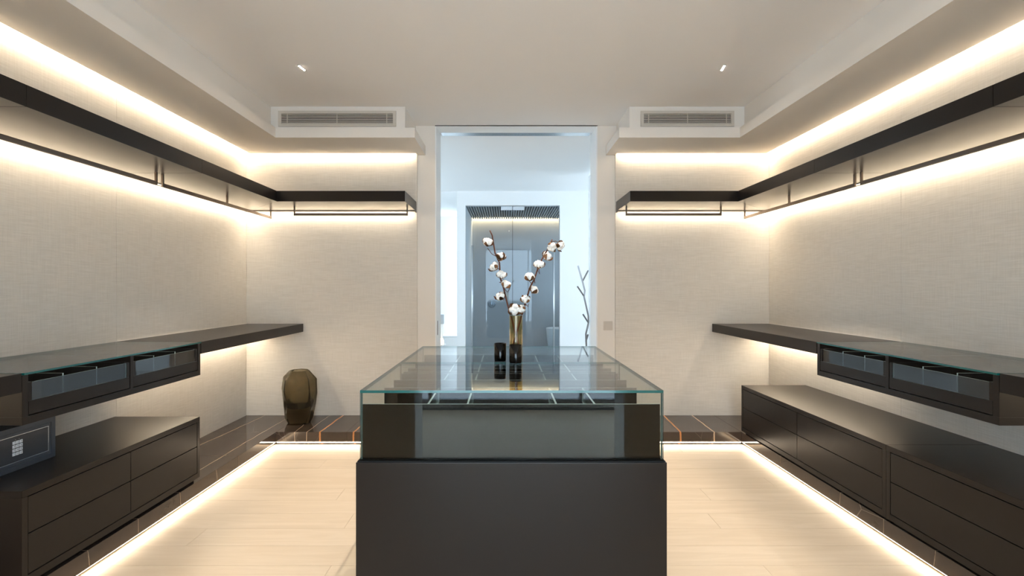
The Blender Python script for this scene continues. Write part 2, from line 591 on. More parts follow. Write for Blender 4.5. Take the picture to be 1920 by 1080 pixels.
for a, b in ((-2.28, -0.80), (-0.76, 0.76), (0.80, 2.28)):
    w1.add('pane', B(a, b, YF - 0.083, YF - 0.077, 0.10, 2.55), tinted_window)
struct('wall_window_head', B(-2.6, 2.6, YF - 0.2, YF, 2.6, ZC), bright_paint, 'white head above the window behind the viewer', 'wall')

# ------------------------------------------------------------------ cove ledges, bulkheads, led
ZL0, ZL1 = 2.446, 2.526
for i, (nm, q) in enumerate(SIDES.items(), 1):
    s, xw, xl, le, bx, be = q['s'], q['xw'], q['xl'], q['lend'], q['bx'], q['bend']
    g = 0.048   # slot beside the wall
    t = Thing('trim_%d' % i, 'white plaster cove ledge with hidden light along the %s wall' % nm, 'cove ledge', (xw, 3.9, ZL0), kind='structure')
    bm = bmesh.new()
    xi = xw - s * g
    pts = [(xi, YR), (xl, YR), (xl, 3.90), (le, 3.90), (le, 4.4195), (q['pe'], 4.4195), (q['pe'], D - g), (xi, D - g)]
    if s > 0:
        pts = pts[::-1]
    prism(bm, pts, ZL0, ZL1)
    t.add('ledge', bm, paint)
    bm = bmesh.new()
    zs = ZL0 + 0.013
    strip_quads(bm, (xw - s * 0.022, YR + 0.02, zs), (xw - s * 0.022, D - 0.022, zs), (-s * 0.024, 0, 0), 48)
    strip_quads(bm, (xw - s * 0.048, D - 0.022, zs), (q['pe'] + s * 0.03, D - 0.022, zs), (0, -0.024, 0), 14)
    t.add('led_strip', bm, led_cove, label='warm white hidden led strip')
    bm = bmesh.new()
    pts = [(xw + s * 0.0195, YR), (bx, YR), (bx, 3.95), (be, 3.95), (be, 4.42), (xw + s * 0.0195, 4.42)]
    if s > 0:
        pts = pts[::-1]
    prism(bm, pts, ZL1 + 0.0003, ZC)
    t.add('bulkhead', bm, paint)

# air grilles
for nm, (x0, x1) in {'left': (-1.827, -0.881), 'right': (1.086, 1.836)}.items():
    z0, z1 = 2.549, 2.673
    t = Thing('air_grille', 'long cream slatted air grille above the %s cove ledge' % nm, 'air vent', ((x0 + x1) / 2, 3.949, z0))
    fw, fh = 0.024, 0.021
    yf = 3.939
    t.add('backing', B(x0 + 0.01, x1 - 0.01, 3.9475, 3.9495, z0 + 0.01, z1 - 0.01), gapblack)
    bm = bmesh.new()
    box(bm, x0, x1, yf, 3.9498, z1 - fh, z1)
    box(bm, x0, x1, yf, 3.9498, z0, z0 + fh)
    box(bm, x0, x0 + fw, yf, 3.9498, z0 + fh, z1 - fh)
    box(bm, x1 - fw, x1, yf, 3.9498, z0 + fh, z1 - fh)
    t.add('frame', bm, grille_paint)
    n = 6
    for i in range(n):
        zc = z0 + fh + (z1 - z0 - 2 * fh) * (i + 0.5) / n
        t.add('slat', B(x0 + fw, x1 - fw, 3.9405, 3.9470, zc - 0.0032, zc + 0.0032), grille_paint)
    for fx in (0.055, 0.5, 0.945):
        xc = x0 + fw + (x1 - x0 - 2 * fw) * fx
        t.add('mullion', B(xc - 0.003, xc + 0.003, 3.9395, 3.9405, z0 + fh, z1 - fh), grille_paint)


# downlights: four dots in a slim slot
def downlight(x, y, ang, label):
    t = Thing('ceiling_downlight', label, 'downlight', (x, y, ZC - 0.004))
    dx, dy = math.cos(ang), math.sin(ang)
    bm = B(-0.042, 0.042, -0.008, 0.008, ZC - 0.0035, ZC - 0.0002)
    bmesh.ops.transform(bm, matrix=Matrix.Translation((x, y, 0)) @ Matrix.Rotation(ang, 4, 'Z'), verts=bm.verts)
    t.add('trim', bm, gapblack)
    for k in range(4):
        c = (k - 1.5) * 0.020
        px, py = x + dx * c, y + dy * c
        bm = bmesh.new()
        lathe(bm, [(0.0, ZC - 0.0045), (0.0065, ZC - 0.0045), (0.0065, ZC - 0.0036)], px, py, 14)
        t.add('lens', bm, spot_glow)
        l = bpy.data.lights.new('downlight_beam', 'SPOT')
        l.energy = S_SPOT
        l.color = (1.0, 0.90, 0.77)
        l.spot_size = math.radians(72)
        l.spot_blend = 1.0
        l.shadow_soft_size = 0.012
        lo = bpy.data.objects.new('downlight_beam', l)
        lo.location = (px, py, ZC - 0.012)
        C.objects.link(lo)


downlight(-1.35, 3.25, math.radians(82), 'small four dot downlight in the ceiling near the left grille')
downlight(1.44, 3.25, math.radians(80), 'small four dot downlight in the ceiling near the right grille')
downlight(0.09, 2.38, math.radians(90), 'small four dot ceiling downlight above the display island')
downlight(-1.35, 0.90, math.radians(82), 'added out of view four dot downlight above the near left desk')  # out of view, added to raise the ambient light
downlight(1.44, 0.90, math.radians(80), 'added out of view four dot downlight above the near right desk')  # its counterpart on the right, likewise added for ambient light

# ------------------------------------------------------------------ marble ledges
ZT, ZB = 0.107, 0.029
for nm, q in SIDES.items():
    s, xw, xg = q['s'], q['xw'], q['xg']
    t = Thing('marble_ledge', 'dark veined marble ledge lit from below along the %s wall' % nm, 'ledge', (xw, 3.9, 0), kind='structure')
    yb = 3.894
    ys = [YR] + [2.14 + 0.6 * k for k in range(-7, 3) if YR + 0.1 < 2.14 + 0.6 * k < yb - 0.05] + [yb]
    for a, b in zip(ys, ys[1:]):
        t.add('marble_tile', B(xw + s * 0.018, xg, a + 0.0006, b - 0.0006, ZB, ZT, bev=0.0008), marble)
    xe = -0.70 if s < 0 else 0.89
    xcut = [xw + s * 0.018, xg + (-s) * 0.0, (xg + xe) / 2, xe]
    for a, b in zip(xcut, xcut[1:]):
        t.add('marble_tile', B(min(a, b) + 0.0006, max(a, b) - 0.0006, yb, 4.418, ZB, ZT, bev=0.0008), marble)
    # kick board under the nosing
    t.add('kick_board', B(xw + s * 0.018, xg + s * 0.04, YR, yb + 0.04, 0.0005, ZB - 0.0005), marble)
    t.add('kick_board', B(xw + s * 0.018, xe, yb + 0.04, 4.418, 0.0005, ZB - 0.0005), marble)
    bm = bmesh.new()
    strip_quads(bm, (xg + s * 0.005, YR + 0.02, ZB - 0.001), (xg + s * 0.005, yb + 0.005, ZB - 0.001), (s * 0.013, 0, -0.012), 48)
    strip_quads(bm, (xg, yb + 0.005, ZB - 0.001), (xe, yb + 0.005, ZB - 0.001), (0, 0.013, -0.012), 12)
    t.add('led_strip', bm, led_floor, label='warm white led strip under the nosing')

# ------------------------------------------------------------------ upper shelves and rails
Z0, Z1 = 1.938, 2.022
J1, J2, J0 = 1.862, 2.94, 0.78


def led_run(t, p0, p1, wv, n, mat, lip):
    bm = bmesh.new()
    strip_quads(bm, p0, p1, wv, n)
    t.add('led_strip', bm, mat, label='warm white led strip at the wall')
    t.add('led_profile', B(*lip), bronze)


for nm, q in SIDES.items():
    s, xw, xs, xe = q['s'], q['xw'], q['xs'], q['xend']
    wi = xw - s * 0.0015

    def lipx(y0, y1, z):
        return (xw - s * 0.042, xw - s * 0.046, y0, y1, z - 0.006, z)
    for (a, b, word) in ((J0, J1, 'nearest'), (J1, J2, 'middle')):
        t = Thing('wall_shelf', 'dark brown upper wall shelf on the %s wall, %s section' % (nm, word), 'shelf', (xw, (a + b) / 2, Z0), 'dark upper shelves')
        t.add('board', B(wi, xs, a + 0.001, b - 0.001, Z0, Z1, bev=0.0012), lacquer)
        led_run(t, (xw - s * 0.022, a + 0.002, Z0 - 0.0012), (xw - s * 0.022, b - 0.002, Z0 - 0.0012), (-s * 0.018, 0, 0), 10, led_shelf, lipx(a, b, Z0))
    t = Thing('wall_shelf', 'dark brown upper wall shelf on the %s wall, far section reaching the corner' % nm, 'shelf', (xw, 3.6, Z0), 'dark upper shelves')
    yf = 3.90
    bm = bmesh.new()
    pts = [(wi, J2 + 0.001), (xs, J2 + 0.001), (xs, yf), (wi, D - 0.0015)]
    prism(bm, pts, Z0, Z1)
    t.add('board', bm, lacquer)
    led_run(t, (xw - s * 0.022, J2 + 0.002, Z0 - 0.0012), (xw - s * 0.022, D - 0.022, Z0 - 0.0012), (-s * 0.018, 0, 0), 14, led_shelf, lipx(J2, D - 0.046, Z0))
    t = Thing('wall_shelf', 'dark brown upper shelf on the back wall, %s of the doorway' % nm, 'shelf', ((xw + xe) / 2, D, Z0), 'dark upper shelves')
    bm = bmesh.new()
    pts = [(wi - s * 0.002, D - 0.0015), (xs - s * 0.0015, yf), (xe, yf), (xe, D - 0.0015)]
    prism(bm, pts, Z0, Z1)
    t.add('board', bm, lacquer)
    led_run(t, (xw - s * 0.044, D - 0.022, Z0 - 0.0012), (xe + s * 0.03, D - 0.022, Z0 - 0.0012), (0, -0.018, 0), 12, led_shelf,
            (xw - s * 0.046, xe, D - 0.042, D - 0.046, Z0 - 0.006, Z0))

    t.add('led_spill_cap', B(xe, xe + s * 0.004, D - 0.046, D - 0.0015, Z0 - 0.014, Z0 - 0.0002), bronze)  # cap added to stop strip light spilling onto the painted wall

    # clothes rails
    xr = xw - s * 0.25
    zr0, zr1 = 1.861, 1.883
    for (a, b, br, word) in ((0.81, 1.834, (0.81, 1.834), 'nearest the viewer'), (1.890, 2.912, (1.890, 2.912), 'in the middle'), (2.968, 4.335, (2.968, 3.655, 4.335), 'running into the corner')):
        t = Thing('clothes_rail', 'thin bronze clothes rail under the %s wall shelf, %s' % (nm, word), 'clothes rail', (xr, (a + b) / 2, zr0), 'clothes rails')
        t.add('rail', B(xr - 0.006, xr + 0.006, a - 0.006, b + 0.006, zr0, zr1, bev=0.001), bronze)
        for yb in br:
            t.add('bracket', B(xr - 0.006, xr + 0.006, yb - 0.006, yb + 0.006, zr1 - 0.001, Z0 - 0.0003, bev=0.001), bronze)
    a, b = ((-1.785, -0.832) if s < 0 else (1.021, 1.820))
    t = Thing('clothes_rail', 'thin bronze clothes rail under the back shelf %s of the doorway' % nm, 'clothes rail', ((a + b) / 2, 4.15, zr0), 'clothes rails')
    t.add('rail', B(a - 0.006, b + 0.006, 4.144, 4.156, zr0, zr1, bev=0.001), bronze)
    for xb in (a, b):
        t.add('bracket', B(xb - 0.006, xb + 0.006, 4.144, 4.156, zr1 - 0.001, Z0 - 0.0003, bev=0.001), bronze)

# ------------------------------------------------------------------ desks and glass-topped drawer units
ZD0, ZD1 = 0.858, 0.930
for nm, q in SIDES.items():
    s, xw, xd = q['s'], q['xw'], q['xd']
    wi = xw - s * 0.004
    for (a, b, word) in ((0.80, 1.838, 'near'), (2.922, D - 0.003, 'far')):
        t = Thing('wall_desk', 'dark brown floating desk top on the %s wall, %s end' % (nm, word), 'desk', (xw, (a + b) / 2, ZD0), 'floating desk tops')
        t.add('desk_top', B(wi, xd, a, b, ZD0, ZD1, bev=0.0012), lacquer)
        t.add('reflection_line', B(wi - s * 0.001, xw - s * 0.0005, a, b, ZD1 - 0.002, ZD1 + 0.003), reflection_white, label='painted white reflection line at the wall')  # bright reflection at the wall, painted as a white strip
        bm = bmesh.new()
        strip_quads(bm, (xw - s * 0.055, a + 0.01, ZD0 - 0.0012), (xw - s * 0.055, b - 0.03, ZD0 - 0.0012), (-s * 0.014, 0, 0), 12)
        t.add('led_strip', bm, led_desk, label='warm led strip under the desk')
    # drawer unit
    y0, y1 = 1.842, 2.918
    zb = 0.733
    xf = xd + s * 0.002
    t = Thing('drawer_unit', 'wall hung dark drawer unit with glass top on the %s wall' % nm, 'drawer unit', (xw, (y0 + y1) / 2, zb), 'glass topped drawer units')
    zg = 0.922
    pw = 0.024
    t.add('bottom_panel', B(wi, xf, y0, y1, zb, zb + 0.030, bev=0.001), lacquer)
    t.add('end_panel', B(wi, xf, y0, y0 + pw, zb + 0.030, zg, bev=0.001), lacquer)
    t.add('end_panel', B(wi, xf, y1 - pw, y1, zb + 0.030, zg, bev=0.001), lacquer)
    ym = 2.384
    t.add('centre_post', B(wi, xf, ym - 0.010, ym + 0.010, zb + 0.030, zg, bev=0.001), lacquer)
    t.add('back_panel', B(wi, wi - s * 0.01, y0 + pw, y1 - pw, zb + 0.030, zg), lacquer_in)
    t.add('glass_top', B(wi, xf - s * 0.006, y0 + 0.002, y1 - 0.002, zg + 0.0002, ZD1, thin='z'), [clear, edge_teal])
    for (a, b) in ((y0 + pw, ym - 0.010), (ym + 0.010, y1 - pw)):
        a += 0.003; b -= 0.003
        fr = t.add('drawer', B(xf + s * 0.002, xf + s * 0.020, a, b, zb + 0.034, 0.819, bev=0.0008), lacquer)
        t.add('tray', B(xf + s * 0.020, wi - s * 0.03, a, b, zb + 0.040, zb + 0.050), lacquer_in, parent=fr)
        t.add('drawer_side', B(xf + s * 0.020, wi - s * 0.03, a, a + 0.008, zb + 0.050, 0.893), lacquer_in, parent=fr)
        t.add('drawer_side', B(xf + s * 0.020, wi - s * 0.03, b - 0.008, b, zb + 0.050, 0.893), lacquer_in, parent=fr)
        t.add('glass_front', B(xf + s * 0.006, xf + s * 0.012, a + 0.014, b - 0.014, 0.8195, 0.889, thin='x'), [smoke, edge_pale], parent=fr)
        for (c, d) in ((a, a + 0.014), (b - 0.014, b)):
            t.add('pane_bracket', B(xf + s * 0.003, xf + s * 0.020, c, d, 0.8195, 0.891), lacquer, parent=fr)
        for k in (1, 2):
            yc = a + (b - a) * k / 3
            t.add('divider', B(xf + s * 0.022, wi - s * 0.03, yc - 0.003, yc + 0.003, zb + 0.050, 0.897, thin='y'), [lacquer_in, edge_pale], parent=fr)


# ------------------------------------------------------------------ low benches with drawers
def bench(nm, y0, y1, label, ncol=2):
    q = SIDES[nm]
    s, xw, xf = q['s'], q['xw'], q['xd'] + q['s'] * 0.004
    wi = xw - s * 0.002
    t = Thing('drawer_bench', label, 'drawer bench', (xw, (y0 + y1) / 2, ZT), 'low drawer benches')
    zb, zt = 0.128, 0.486
    t.add('plinth', B(wi, xf + s * 0.03, y0 + 0.01, y1 - 0.01, ZT + 0.0003, zb), gapblack)
    t.add('bench_top', B(wi, xf, y0, y1, zt - 0.027, zt, bev=0.0012), lacquer)
    st = 0.023
    t.add('carcass', B(wi, xf + s * 0.022, y0 + st, y1 - st, zb + 0.03, zt - 0.0275), gapblack)
    t.add('end_panel', B(wi, xf, y0, y0 + st, zb, zt - 0.0275, bev=0.0008), lacquer)
    t.add('end_panel', B(wi, xf, y1 - st, y1, zb, zt - 0.0275, bev=0.0008), lacquer)
    t.add('bottom_rail', B(wi, xf, y0 + st, y1 - st, zb, zb + 0.030, bev=0.0008), lacquer)
    a0, b0 = y0 + st + 0.003, y1 - st - 0.003
    cw = (b0 - a0) / ncol
    for c in range(ncol):
        for (z0, z1) in ((0.162, 0.3127), (0.3170, 0.4548)):
            t.add('drawer', B(xf + s * 0.001, xf + s * 0.021, a0 + c * cw + (0.002 if c else 0), a0 + (c + 1) * cw - (0.002 if c < ncol - 1 else 0), z0, z1, bev=0.0006), lacquer)
    return t


bench('left', 1.843, 2.916, 'low dark drawer bench under the left desk carrying the safe')
bench('right', 2.393, 3.860, 'low dark drawer bench on the right wall, far section')
bench('right', 0.920, 2.391, 'low dark drawer bench on the right wall, near section')

# ------------------------------------------------------------------ safe
xs_, yn, yf_ = -2.047, 1.826, 2.231
zs0, zs1 = 0.4865, 0.668
t = Thing('safe', 'small slate blue digital safe on the left drawer bench', 'safe', (-2.18, 2.03, zs0))
t.add('safe_body', B(-2.30, xs_ - 0.004, yn, yf_, zs0, zs1, bev=0.003), safe_paint)
bm = bmesh.new()
bd = 0.020
box(bm, xs_ - 0.004, xs_, yn, yf_, zs1 - bd, zs1)
box(bm, xs_ - 0.004, xs_, yn, yf_, zs0, zs0 + bd)
box(bm, xs_ - 0.004, xs_, yn, yn + bd, zs0 + bd, zs1 - bd)
box(bm, xs_ - 0.004, xs_, yf_ - bd, yf_, zs0 + bd, zs1 - bd)
t.add('front_frame', bm, safe_paint)
g = 0.002
dy0, dy1, dz0, dz1 = yn + bd + g, yf_ - bd - g, zs0 + bd + g, zs1 - bd - g
dr = t.add('safe_door', B(xs_ - 0.0038, xs_ - 0.0005, dy0, dy1, dz0, dz1, bev=0.0006), safe_paint)
bm = bmesh.new()
e0, e1, f0_, f1_ = dy0 + 0.011, dy1 - 0.011, dz0 + 0.013, dz1 - 0.013
lw = 0.0022
box(bm, xs_ - 0.0004, xs_ + 0.0006, e0, e1, f1_ - lw, f1_)
box(bm, xs_ - 0.0004, xs_ + 0.0006, e0, e1, f0_, f0_ + lw)
box(bm, xs_ - 0.0004, xs_ + 0.0006, e0, e0 + lw, f0_ + lw, f1_ - lw)
box(bm, xs_ - 0.0004, xs_ + 0.0006, e1 - lw, e1, f0_ + lw, f1_ - lw)
t.add('silver_border', bm, steel, parent=dr, label='thin silver border line')
kp = t.add('keypad_panel', B(xs_ - 0.0004, xs_ + 0.0002, e0 + lw, e1 - lw, f0_ + lw, f1_ - lw), safe_door)
kw_, kh_ = 0.0115, 0.0125
ky0 = 2.0415 - 0.0
kz0 = 0.6045
chars = ['1', '2', '3', '4', '5', '6', '7', '8', '9', '*', '0', '#']
for i, ch in enumerate(chars):
    r, c = divmod(i, 3)
    yc = ky0 + c * 0.0150
    zc = kz0 - r * 0.0158
    t.add('key', B(xs_ + 0.0003, xs_ + 0.0030, yc - kw_ / 2, yc + kw_ / 2, zc - kh_ / 2, zc + kh_ / 2, bev=0.0006), key_white, parent=kp)
    cu = bpy.data.curves.new('key_digit', 'FONT')
    cu.body = ch
    cu.size = 0.0088
    cu.align_x, cu.align_y = 'CENTER', 'CENTER'
    tmp = bpy.data.objects.new('tmp', cu)
    me = bpy.data.meshes.new_from_object(tmp)
    bpy.data.objects.remove(tmp)
    bm = bmesh.new(); bm.from_mesh(me)
    # text plane x->+y, y->+z, normal -> +x
    M = Matrix(((0, 0, 1, xs_ + 0.0032), (1, 0, 0, yc), (0, 1, 0, zc), (0, 0, 0, 1)))
    bmesh.ops.transform(bm, matrix=M, verts=bm.verts)
    t.add('key_digit', bm, key_ink, parent=kp)
for c in (0.5, 1.5):
    t.add('indicator_dot', B(xs_ + 0.0003, xs_ + 0.0010, ky0 + c * 0.015 - 0.0012, ky0 + c * 0.015 + 0.0012, kz0 + 0.0105, kz0 + 0.0129), steel, parent=kp)

# ------------------------------------------------------------------ glass island
gx0, gx1, gy0, gy1 = -0.455, 0.4933, 1.5333, 2.700
bx0, bx1, by0, by1 = -0.4645, 0.5005, 1.521, 2.712
zi, zt = 0.712, 0.930
t = Thing('display_island', 'dark brown display island with clear glass box top in the room centre', 'display island', (0.019, 2.116, 0))
t.add('base', B(bx0, bx1, by0, by1, 0.05, 0.7085, bev=0.002), lacquer)
t.add('plinth', B(bx0 + 0.04, bx1 - 0.04, by0 + 0.04, by1 - 0.04, 0.0003, 0.05), gapblack)
t.add('base_seam', B(bx0 + 0.004, bx1 - 0.004, by0 + 0.004, by1 - 0.004, 0.7085, zi), gapblack)
gm = (gy0 + gy1) / 2
gt = 0.008
t.add('glass_top', B(gx0, gx1, gy0, gm - 0.0005, zt - gt, zt, thin='z'), [clear, edge_teal])
t.add('glass_top', B(gx0, gx1, gm + 0.0005, gy1, zt - gt, zt, thin='z'), [clear, edge_teal])
for (a, b) in ((gy0 + 0.008, gm - 0.0005), (gm + 0.0005, gy1 - 0.008)):
    for x in (gx0, gx1 - 0.006):
        t.add('glass_side', B(x, x + 0.006, a, b, zi, zt - gt - 0.0003, thin='x'), [side_clear, edge_dark])
t.add('glass_front', B(gx0, gx1, gy0, gy0 + 0.006, zi, zt - gt - 0.0003, thin='y'), [side_clear, edge_dark])
t.add('glass_back', B(gx0, gx1, gy1 - 0.006, gy1, zi, zt - gt - 0.0003, thin='y'), [side_clear, edge_dark])
px0, px1 = -0.444, 0.480
t.add('tray_base', B(px0, px1, 1.552, 2.685, zi, zi + 0.012), lacquer_in)
zp = 0.884
t.add('drawer_front', B(px0 - 0.006, px1 + 0.006, 1.545, 1.551, zi, zp, thin='y'), [dark_glass, edge_pale], label='dark mirror glass drawer front')
for yc in (1.800, 1.952, 2.100, 2.140, 2.235, 2.420, 2.680):
    t.add('cross_panel', B(px0, px1, yc - 0.003, yc + 0.003, zi + 0.012, zp, thin='y'), [dark_glass, edge_pale])
for xc in (-0.245, -0.120, 0.160, 0.282):
    for (a, b) in ((1.553, 1.796), (1.957, 2.096), (2.145, 2.230), (2.240, 2.415), (2.425, 2.675)):
        t.add('tray_divider', B(xc - 0.003, xc + 0.003, a, b, zp - 0.05, zp - 0.001, thin='x'), [divider_glass, edge_pale])

# candle cups on the island
for (x, y, r, h, label) in ((-0.0240, 2.160, 0.0272, 0.0765, 'black candle cup standing left of the amber vase'),
                            (0.0427, 2.101, 0.0280, 0.0760, 'black candle cup standing in front of the amber vase')):
    tt = Thing('candle_cup', label, 'candle', (x, y, zt))
    bm = bmesh.new()
    z0 = zt + 0.0004
    lathe(bm, [(0.0, z0), (r * 0.90, z0), (r * 0.96, z0 + 0.003), (r, z0 + h), (r - 0.002, z0 + h), (r * 0.94, z0 + 0.006), (0.0, z0 + 0.006)], x, y, 36)
    tt.add('glass_cup', bm, cup_glass, smooth_s=True)
    bm = bmesh.new()
    lathe(bm, [(0.0, z0 + 0.0065), (r * 0.90, z0 + 0.0065), (r * 0.915, z0 + h * 0.74), (0.0, z0 + h * 0.735)], x, y, 32)
    tt.add('wax', bm, wax, smooth_s=False)
    bm = bmesh.new()
    tube(bm, [(x, y, z0 + h * 0.735), (x + 0.001, y, z0 + h * 0.735 + 0.008)], 0.0009, 6)
    tt.add('wick', bm, wax)

# amber vase
VX, VY = 0.0455, 2.166
tt = Thing('amber_vase', 'tall slim amber glass vase holding two cotton branches', 'vase', (VX, VY, zt))
bm = bmesh.new()
z0, r, h = zt + 0.0004, 0.0292, 0.2005
lathe(bm, [(0.0, z0), (r - 0.002, z0), (r, z0 + 0.002), (r, z0 + h), (r - 0.0028, z0 + h), (r - 0.0028, z0 + 0.008), (0.0, z0 + 0.008)], VX, VY, 40)
tt.add('vase_glass', bm, amber)
bm = bmesh.new()
lathe(bm, [(r - 0.0001, z0 + h - 0.0018), (r + 0.0004, z0 + h), (r - 0.0032, z0 + h + 0.0004)], VX, VY, 40)
tt.add('rim', bm, edge_pale)

# ------------------------------------------------------------------ cotton branches


def cotton_mesh(seed):
    rnd = random.Random(seed)
    bm = bmesh.new()
    n = rnd.choice((4, 5))
    for k in range(n):
        a = 2 * math.pi * k / n + rnd.uniform(-0.2, 0.2)
        c = Vector((math.cos(a) * 0.0105, math.sin(a) * 0.0105, 0.012 + rnd.uniform(-0.002, 0.003)))
        r = bmesh.ops.create_icosphere(bm, subdivisions=3, radius=0.0125)
        for v in r['verts']:
            nn = v.co.normalized()
            w = 1 + 0.22 * mnoise.noise(nn * 2.3 + Vector((seed, k, 3))) + 0.10 * mnoise.noise(nn * 6 + Vector((k, seed, 0)))
            v.co = Vector((v.co.x * w, v.co.y * w, v.co.z * w * 1.12)) + c
    r = bmesh.ops.create_icosphere(bm, subdivisions=2, radius=0.0105)
    bmesh.ops.translate(bm, vec=(0, 0, 0.013), verts=r['verts'])
    return bm


def husk_mesh(seed):
    rnd = random.Random(seed + 50)
    bm = bmesh.new()
    n = 4
    for k in range(n):
        a = 2 * math.pi * k / n + rnd.uniform(-0.25, 0.25) + 0.6
        L = rnd.uniform(0.85, 1.15)
        rows = []
        for i in range(7):
            u = i / 6
            rad = 0.003 + 0.0232 * math.sin(min(1.0, u * 1.15) * math.pi * 0.62) * L
            z = -0.006 + 0.027 * u ** 1.2 * L
            wd = 0.0120 * math.sin(math.pi * min(0.98, 0.12 + 0.88 * u)) ** 0.8 + 0.0006
            row = []
            for j in range(5):
                q_ = (j / 4 - 0.5) * 2
                rr = rad - 0.003 * q_ * q_
                ang = a + q_ * wd / max(rad, 0.006)
                row.append(bm.verts.new((rr * math.cos(ang), rr * math.sin(ang), z + rnd.uniform(-0.0006, 0.0006))))
            rows.append(row)
        for r0, r1 in zip(rows, rows[1:]):
            for j in range(4):
                bm.faces.new((r0[j], r0[j + 1], r1[j + 1], r1[j]))
    bmesh.ops.solidify(bm, geom=bm.faces[:], thickness=0.0010)
    r = bmesh.ops.create_icosphere(bm, subdivisions=2, radius=0.0052)
    bmesh.ops.translate(bm, vec=(0, 0, -0.004), verts=r['verts'])
    return bm


def to_mesh(bm, name, mat):
    me = bpy.data.meshes.new(name)
    bm.to_mesh(me); bm.free()
    me.materials.append(mat)
    for p in me.polygons:
        p.use_smooth = True
    return me


COT = [to_mesh(cotton_mesh(k), 'cotton_boll', cotton) for k in range(4)]
HUS = [to_mesh(husk_mesh(k), 'husk', husk_m) for k in range(4)]
PB = 2.166


def P(px, py, d=PB):
    """A point of the branch plane from the photograph's pixel position."""
    return Vector(((px - 948) / F * d, d, H + (540 - py) / F * d))


def branch(label, stem, bolls, twigs, bend):
    tt = Thing('cotton_branch', label, 'branch', (VX, VY, zt + 0.009), 'cotton branches in the amber vase')
    pts = []
    for i, (px, py) in enumerate(stem):
        u = i / (len(stem) - 1)
        p = P(px, py, PB + bend * math.sin(u * 2.6) * 0.5)
        pts.append(p)
    radii = [0.0028 + 0.0016 * (i / (len(pts) - 1)) for i in range(len(pts))]
    bm = bmesh.new()
    tube(bm, pts, radii, 8)
    st = tt.add('stem', bm, bark, smooth_s=True)
    for tw in twigs:
        bm = bmesh.new()
        tube(bm, [P(x, y_, PB + dz) for x, y_, dz in tw], [0.0020] + [0.0014] * (len(tw) - 1), 6)
        tt.add('twig', bm, bark, smooth_s=True)
    for i, (px, py, size, tilt, az, dd) in enumerate(bolls):
        p = P(px, py, PB + dd)
        o = bpy.data.objects.new('cotton_boll', COT[i % 4])
        C.objects.link(o)
        o.parent = tt.o
        # axis points up, tilted by `tilt` degrees towards azimuth az (0 = towards the viewer, 90 = right)
        a = math.radians(az)
        ax = Vector((math.sin(a) * math.sin(math.radians(tilt)), -math.cos(a) * math.sin(math.radians(tilt)), math.cos(math.radians(tilt))))
        rot = ax.to_track_quat('Z', 'Y')
        o.rotation_mode = 'QUATERNION'
        o.rotation_quaternion = rot
        size *= 1.13
        o.scale = (size,) * 3
        o.location = p - tt.loc - ax * 0.012 * size
        h_ = bpy.data.objects.new('husk', HUS[(i * 3 + 1) % 4])
        C.objects.link(h_)
        h_.parent = o
        h_.location = (0, 0, 0)
        h_.rotation_euler = (0, 0, i * 1.3)
    return tt


branch('left leaning brown twig with seven cotton bolls in the amber vase',
       [(918.6, 432.3), (922.7, 441), (928.4, 475), (936.5, 493), (938.2, 522), (943.8, 538.5), (950, 564.5), (956.8, 589), (965, 618), (973, 650), (975, 672)],
       [(914.6, 454, 0.90, 25, 20, -0.012), (939.5, 481, 0.86, 35, 200, -0.012), (926, 500, 0.86, 45, -70, -0.01), (940, 515, 0.86, 35, 10, -0.022),
        (948.6, 533, 0.86, 30, 60, -0.012), (938.4, 555, 0.88, 40, -50, -0.008), (965.0, 580.5, 0.98, 80, 5, -0.024)],
       [[(931, 481, 0), (922, 476, -0.004), (914, 465, -0.012)], [(938, 505, 0), (931, 503, -0.006)], [(947, 551, 0), (944, 563, 0), (939, 560, -0.005)],
        [(945, 541, 0), (952, 548, -0.006), (956, 540, -0.01)], [(957, 588, 0), (961, 586, -0.014)], [(940, 530, 0), (936, 529, -0.01)]], -0.02)
branch('right leaning brown twig with eight cotton bolls in the amber vase',
       [(1035.4, 449), (1026.7, 467.8), (1015.7, 486.7), (1007.8, 505.6), (1001.5, 524.5), (993.6, 538.7), (989, 554.4), (984, 571.7), (979.4, 587.5), (970, 620), (961, 652), (958, 672)],
       [(1034.5, 463, 0.82, 120, 20, -0.01), (1051, 460, 0.86, 110, 60, 0.0), (1026, 480, 0.90, 40, 60, 0.016), (1010.6, 496, 0.92, 25, 0, -0.02),
        (992.8, 519, 0.90, 20, -20, -0.01), (1001.5, 543, 0.84, 35, 70, -0.01), (985.3, 561, 0.82, 25, 0, -0.022), (977.5, 580, 0.84, 55, -70, -0.020)],
       [[(1033, 454, 0), (1042, 452, -0.002), (1048, 455, -0.002)], [(997, 532, 0), (993, 528, -0.006)], [(1007, 505, 0), (1012, 514, -0.004), (1010, 502, -0.004)],
        [(994, 540, 0), (998, 548, -0.005)], [(985, 570, 0), (990, 575, -0.006), (991, 570, -0.008)], [(1002, 524, 0), (1003, 531, -0.006)]], 0.02)

